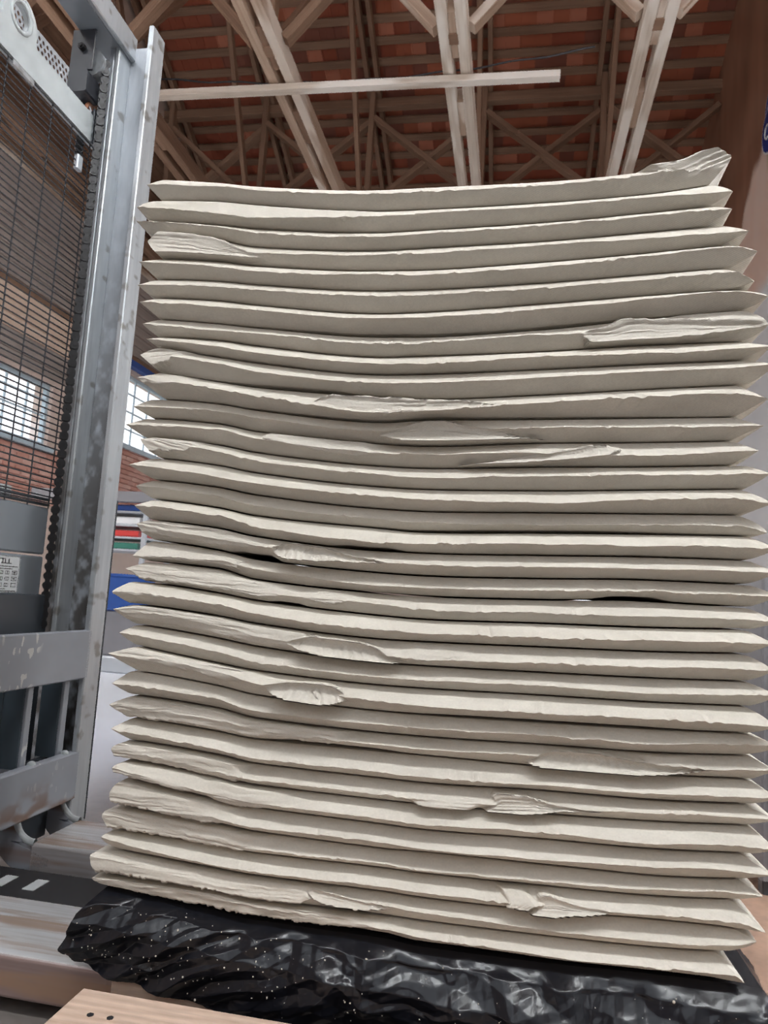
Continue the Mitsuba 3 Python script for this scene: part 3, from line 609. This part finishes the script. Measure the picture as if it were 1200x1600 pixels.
# cross bars
ub = put('cross_bar', MB().box((XF - .022, Y0 - .06, -.263), (XF, Y1 + .012, -.137), .003), 'grey_paint', tr)
lb = put('cross_bar', MB().box((XF - .024, Y0 - .06, -.573), (XF + .001, Y1 + .012, -.450), .004), 'grey_paint', tr)
for y, w in ((1.622, .022), (1.768, .024), (1.40, .022), (1.20, .022)):
    cp_ = put('carriage_post', MB().box((XF - .09, y + .001, -.46), (XF - .032, y + w - .001, -.25), .003), 'dark_post', tr)
    put('front_edge', MB().box((XF - .032, y, -.46), (XF - .024, y + w, -.25), .002), 'grey_paint', cp_)
for y0_, y1_ in ((1.50, 1.621), (1.24, 1.39)): put('inner_panel', MB().box((XF - .105, y0_, -.46), (XF - .085, y1_, -.25), .003), 'dark_post', tr)
for y in (1.648, 1.782): put('weld_bead', trimesh.creation.icosphere(subdivisions=2, radius=1).apply_transform(trimesh.transformations.compose_matrix(scale=(.010, .010, .008), translate=(XF - .012, y, -.449))), 'light_paint', tr, smooth=True)
put('back_panel', MB().box((XF - .13, Y0, -.62), (XF - .115, Y1 - .02, -.05), .003), 'dark_paint', tr)
# forks: blade with a curved heel that runs up behind the lower bar
ZT = -.618
def fork(y0, y1, x1):
    from shapely.geometry import Polygon
    a = np.linspace(0, np.pi / 2, 12)
    R1, R2 = .052, .12
    inner = [(XF - .025 + R1 - R1 * math.cos(t), ZT + R1 - R1 * math.sin(t)) for t in a]     # heel, top side
    outer = [(XF - .085 + R2 - R2 * math.cos(t), ZT - .07 + R2 - R2 * math.sin(t)) for t in a]
    poly = [(XF - .025, -.46)] + inner + [(x1 - .10, ZT), (x1, ZT - .03), (x1, ZT - .045), (x1 - .08, ZT - .07)] + outer[::-1] + [(XF - .085, -.46)]
    m = trimesh.creation.extrude_polygon(Polygon(poly).buffer(-.004).buffer(.004), y1 - y0, engine='earcut')
    V = np.array(m.vertices); return (np.c_[V[:, 0], y0 + V[:, 2], V[:, 1]], np.array(m.faces)[:, ::-1])
from shapely.geometry import Polygon
for y0, y1 in ((1.16, 1.362), (1.623, 1.82)):
    # blade: rounded upper edges
    pr = Polygon([(y0, ZT - .068), (y1, ZT - .068), (y1, ZT), (y0, ZT)]).buffer(-.008).buffer(.008, quad_segs=5)
    m = trimesh.creation.extrude_polygon(pr, .98, engine='earcut'); V = np.array(m.vertices)
    f_ = put('fork', (np.c_[XF + .03 + V[:, 2], V[:, 0], V[:, 1]], np.array(m.faces)), 'fork_steel', tr, smooth=35)
    for yy in ((y0, y0 + .016), (y1 - .016, y1)):
        put('heel_cheek', fork(yy[0], yy[1], XF + .075), 'grey_paint', f_, smooth=30)
        a = np.linspace(.15, np.pi / 2 + .05, 12); pts = np.array([(XF - .022 + .052 - .052 * math.cos(t), (yy[0] + yy[1]) / 2, ZT + .052 - .052 * math.sin(t)) for t in a])
        put('heel_edge', MB().tube(pts, .0085, 8), 'light_paint', f_, smooth=True)
    put('heel_plate', MB().box((XF - .07, y0 + .016, -.66), (XF - .055, y1 - .016, -.46), .003), 'dark_paint', f_)
put('dark_base_plate', MB().box((XF - .5, 1.40, FLOOR + .003), (XF + .5, 1.59, FLOOR + .05), .006), 'ink', tr)  # dark plate over the floor between the forks, carrying two pale strips
for x in (-1.068, -.993): put('pale_strip', MB().box((x, 1.487, FLOOR + .05), (x + .028, 1.542, FLOOR + .0515), .0003), 'white_label', tr)
# lifting chains: link plates and rollers, link by link
def link(outer):
    m = MB(); w = .0125 if outer else .0095
    for s in (-1, 1):
        for e in (-.25, .25): m.tm(trimesh.creation.cylinder(.0118, .0028, sections=12, transform=trimesh.transformations.compose_matrix(angles=(0, 0, 0), translate=(0, 0, 0)) @ np.array([[1, 0, 0, 0], [0, 0, 1, s * w], [0, 1, 0, e * .0508], [0, 0, 0, 1.]])))
        m.box((-.0062, s * w - .0014, -.0127), (.0062, s * w + .0014, .0127), .0004)
    for e in (-.25, .25): m.tm(trimesh.creation.cylinder((.0045 if outer else .008), (.030 if outer else .018), sections=10, transform=np.array([[1, 0, 0, 0], [0, 0, 1, 0], [0, 1, 0, e * .0508], [0, 0, 0, 1.]])))
    return m.get()
lp = [mikit.ply(link(o)[:2], 'chain_steel', 35) for o in (True, False)]
def chain(x, y, z0, z1, lab):
    c = nxt(tr + '__lifting_chain'); labels[c] = {'label': lab}; k = 0; z = z1
    while z > z0: put('link', lp[k % 2], None, c, to_world=T().translate([x, y, z]).rotate([0, 0, 1], 35)); z -= .0254; k += 1
chain(-1.222, 1.790, -.13, 1.46, 'long dark roller chain running down beside the inner edge of the mast')
chain(-1.285, 1.80, 1.20, 1.44, 'short dark roller chain hanging behind the pulley bracket at the mast head')
# cross beam, pulley bracket
put('head_beam', MB().box((-1.285, Y0 - .07, 1.552), (-1.20, Y1 + .06, 1.567), .002), 'panel_paint', tr)
put('head_beam_edge', MB().box((-1.20, Y0 - .07, 1.550), (-1.185, Y1 + .06, 1.625), .003), 'mast_metal', tr)
bx = put('pulley_bracket', MB().box((-1.30, 1.735, 1.425), (-1.228, 1.742, 1.548), .002).box((-1.30, 1.742, 1.425), (-1.294, 1.82, 1.548), .002).box((-1.30, 1.735, 1.36), (-1.24, 1.80, 1.425), .004), 'wire_black', tr)
put('bolt', MB().cyl((-1.262, 1.722, 1.49), (-1.262, 1.737, 1.49), .010, 6).cyl((-1.262, 1.718, 1.49), (-1.262, 1.737, 1.49), .005, 10), 'chain_steel', bx)
put('pulley', MB().cyl((-1.256, 1.765, 1.47), (-1.256, 1.80, 1.47), .042, 28), 'mast_metal', bx, smooth=35)
# guard frame
XG = -1.25
from shapely.geometry import Point, box as sbox
fr = sbox(Y0, 1.238, 1.825, 1.318).union(Point(1.462, 1.345).buffer(.062)).union(sbox(1.40, 1.30, 1.524, 1.345)).difference(Point(1.462, 1.352).buffer(.034)).buffer(-.008).buffer(.008)
m = trimesh.creation.extrude_polygon(fr, .018, engine='earcut'); V = np.array(m.vertices)
gb = put('guard_bar', (np.c_[XG - .009 + V[:, 2], V[:, 0], V[:, 1]], np.array(m.faces)), 'light_paint', tr)
a = np.linspace(0, 2 * np.pi, 49); put('eye_rim', MB().tube(np.c_[np.full(49, XG + .008), 1.462 + .036 * np.cos(a), 1.352 + .036 * np.sin(a)], .006, 8), 'light_paint', gb, smooth=True)
gm = MB()
for z in np.arange(.195, 1.235, .0165): gm.tube([(XG + .004, Y0, z), (XG + .004, (Y0 + 1.81) / 2, z), (XG + .004, 1.81, z)], .0020, 5)
for y in np.arange(1.81 - .012, Y0, -.088): gm.tube([(XG, y, .18), (XG, y, .7), (XG, y, 1.24)], .002, 6)
put('guard_mesh', gm, 'wire_black', tr, smooth=True)
put('clamp', MB().box((XG - .004, 1.455, 1.222), (XG + .008, 1.535, 1.246), .003), 'mast_metal', tr)
put('clip', MB().box((XG - .002, 1.735, 1.13), (XG + .012, 1.76, 1.17), .003), 'galv_light', tr)
# perforated plate behind
pp = sbox(1.2, 1.44, 2.06, 1.585)
hs = []
for r in range(11):
    for c in range(46):
        y = 1.215 + c * .019 + (.0095 if r % 2 else 0); z = 1.452 + r * .0165
        if y < 2.05 and z < 1.577: hs.append(Point(y, z).buffer(.0070, quad_segs=2))
from shapely import union_all
pp = pp.difference(union_all(hs)); m = trimesh.creation.extrude_polygon(pp, .003, engine='earcut'); V = np.array(m.vertices)
put('perforated_plate', (np.c_[-1.44 + V[:, 2], V[:, 0], V[:, 1]], np.array(m.faces)), 'galv_light', tr)
# housing panel with instruction plate
hp = put('housing_panel', MB().box((XG - .02, Y0, .055), (XG, 1.80, .182), .004), 'panel_paint', tr)
put('housing_panel', MB().box((XG - .02, Y0, -.069), (XG, 1.80, .050), .004), 'panel_paint', tr)
for z in (.186, .200): put('guard_rail', MB().box((XG - .012, Y0, z), (XG + .002, 1.80, z + .007), .002), 'dark_paint', tr)
put('guard_rail', MB().box((XG - .16, Y0, .215), (XG - .15, 1.84, .245), .002), 'light_paint', tr)
lp_ = put('instruction_plate', MB().box((XG, 1.555, -.049), (XG + .002, 1.708, .043), .0004), 'white_label', tr)
def text_on(t, y, z, h, bold=False):
    m = meshkit.text_mesh(t, h, .0005, bold); V = np.array(m.vertices) * [1.45, 1, 1]; return (np.c_[XG + .002 + V[:, 2], y + V[:, 0], z + V[:, 1]], np.array(m.faces))
put('plate_lettering', text_on('STILL', 1.603, .024, .0125, True), 'ink', lp_)
ic = MB()
for z in (-.049, .0405): ic.box((XG + .002, 1.556, z + .001), (XG + .0025, 1.707, z + .0018), .0001)
for y in (1.705,): ic.box((XG + .002, y, -.048), (XG + .0025, y + .001, .042), .0001)
for r in range(3):
    zc = .001 - r * .0155
    for y in (1.600, 1.632, 1.655):
        for dz in (-.004, .004): ic.box((XG + .002, y, zc + dz), (XG + .0025, y + .014, zc + dz + .0012), .0001)
        for d_ in (0, .0065, .013): ic.box((XG + .002, y + d_, zc - .004), (XG + .0025, y + d_ + .0012, zc + .005), .0001)
    ic.box((XG + .002, 1.680, zc - .0045), (XG + .0025, 1.699, zc - .003), .0001).box((XG + .002, 1.680, zc + .0045), (XG + .0025, 1.699, zc + .006), .0001)
    ic.box((XG + .002, 1.680, zc - .003), (XG + .0025, 1.6815, zc + .0045), .0001).box((XG + .002, 1.6975, zc - .003), (XG + .0025, 1.699, zc + .0045), .0001)
    if r < 2: ic.box((XG + .002, 1.686, zc - .001), (XG + .0025, 1.693, zc + .003), .0001)
for z, a, b in ((.016, 1.60, 1.70), (.010, 1.60, 1.68), (-.0405, 1.57, 1.66), (-.0455, 1.57, 1.70)): ic.box((XG + .002, a, z), (XG + .0025, b, z + .0018), .0001)
put('plate_pictograms', ic, 'ink', lp_)
# hose and valve at the mast head
a = np.linspace(-.3, np.pi * 1.05, 24); put('hose', MB().tube(np.c_[np.full(24, -1.26), 1.80 + .026 * np.cos(a[::-1]) - .002, 1.325 + .035 * np.sin(a[::-1])], .0055, 8), 'copper', tr, smooth=True)
put('valve_block', MB().box((-1.262, 1.80, 1.30), (-1.225, 1.83, 1.345), .004).box((-1.245, 1.785, 1.24), (-1.238, 1.80, 1.34), .002).cyl((-1.243, 1.80, 1.26), (-1.243, 1.83, 1.26), .012, 12), 'dark_paint', tr)

# ================================================================== BACKGROUND THINGS
sh = thing('shelf_unit', 'grey metal shelf unit standing in the gap between mast and stack', 'shelf')
sx, sy = -3.62, 6.3
for dx in (-.55, .22):
    for d in (0, .5): put('upright', MB().box((sx + dx, sy + d, FLOOR), (sx + dx + .04, sy + d + .04, .74)), 'galv_light', sh)
for z in (-.3, .27, .385, .50, .625): put('shelf_board', MB().box((sx - .55, sy, z), (sx + .26, sy + .54, z + .02)), 'galv_light', sh)
put('top_rail', MB().box((sx - .9, sy - .08, .72), (sx + .5, sy, .82)), 'cabinet_grey', sh)
for k, (z, m, h, lab) in enumerate([(.645, 'blue', .06, 'blue tray on the top shelf between mast and stack'), (.52, 'white', .07, 'white tray on the upper middle shelf'), (.405, 'red', .06, 'red tray on the lower middle shelf'), (.29, 'green', .06, 'dark green tray on the lower shelf')]):
    put('tray', MB().box((sx - .45, sy + .02, z + .0005), (sx + .18, sy + .5, z + h), .01), m, label=lab, cat='tray')
bx_, by_ = -3.15, 5.6
st_ = thing('machine_stand', 'grey steel stand carrying the blue tub behind the mast', 'stand')
put('body', MB().box((bx_ - .3, by_ - .2, FLOOR + .12), (bx_ + .26, by_ + .25, -.24), .01), 'cabinet_grey', st_)
put('base', MB().box((bx_ - .4, by_ - .28, FLOOR), (bx_ + .34, by_ + .3, FLOOR + .12), .01), 'galv_light', st_)
pr = np.array([(0, 0), (.22, 0), (.235, .02), (.26, .26), (.275, .27), (.275, .29), (.25, .29), (.225, .03), (0, .03)])
put('tub', trimesh.creation.revolve(pr, sections=40).apply_translation((bx_, by_, -.24)), 'blue', smooth=30, label='round blue tub on the grey stand behind the mast', cat='tub')
put('bucket', trimesh.creation.revolve(np.array([(0, 0), (.10, 0), (.12, .16), (.13, .16), (.13, .175), (.118, .175), (.10, .01), (0, .01)]), sections=32).apply_translation((bx_ - .02, by_, -.209)), 'white', smooth=30, label='white bucket standing in the blue tub', cat='bucket')
cb_ = thing('steel_cabinet', 'grey steel cabinet behind the right edge of the clay stack', 'cabinet')
cx, cy = .665, 2.15
put('body', MB().box((cx, cy, FLOOR + .04), (cx + .7, cy + .5, .12), .006), 'cabinet_grey', cb_)
for k in range(2):
    d = put('door', MB().box((cx + .02 + k * .335, cy - .018, FLOOR + .08), (cx + .345 + k * .335, cy, .08), .004), 'cabinet_grey', cb_)
    put('handle', MB().box((cx + (.30 if k == 0 else .375), cy - .034, -.3), (cx + (.315 if k == 0 else .39), cy - .018, -.18), .003), 'galv_light', d)
for a_ in (0, .64):
    for b_ in (.02, .42): put('foot', MB().box((cx + .01 + a_, cy + b_, FLOOR), (cx + .05 + a_, cy + b_ + .04, FLOOR + .045)), 'dark_paint', cb_)
bb = on(190, 573, 0, WL + .06)
put('wall_beam', MB().box((WL, 10.6, 3.60), (WL + .12, 13.2, 3.72)), 'blue', label='blue steel beam fixed to the wall above the far window', cat='beam')
# round blue sign discs on the right wall
def disc(y, z, r, x, lab):
    s_ = thing('sign', lab, 'sign', 'round blue signs on the right wall')
    put('rim', trimesh.creation.cylinder(r, .012, sections=48, transform=trimesh.transformations.rotation_matrix(np.pi / 2, (0, 1, 0))).apply_translation((x, y, z)), 'white', s_, smooth=30)
    put('face', trimesh.creation.cylinder(r * .93, .016, sections=48, transform=trimesh.transformations.rotation_matrix(np.pi / 2, (0, 1, 0))).apply_translation((x - .001, y, z)), 'sign_blue', s_, smooth=30)
    a = np.linspace(.9, 5.2, 24); put('symbol', MB().tube(np.c_[np.full(24, x - .009), y + .30 * r - .28 * r * np.cos(a) , z + .28 * r * np.sin(a)], .012, 6), 'white', s_, smooth=True)
disc(9.10, 6.38, .31, WR - .02, 'round blue sign with white symbol high on the right wall, uppermost of the three')
disc(9.06, 6.02, .31, WR - .07, 'round blue sign with white symbol on the right wall, middle of the three')
disc(8.98, 5.30, .25, WR - .02, 'round blue sign with white symbol on the right wall, lowest of the three')
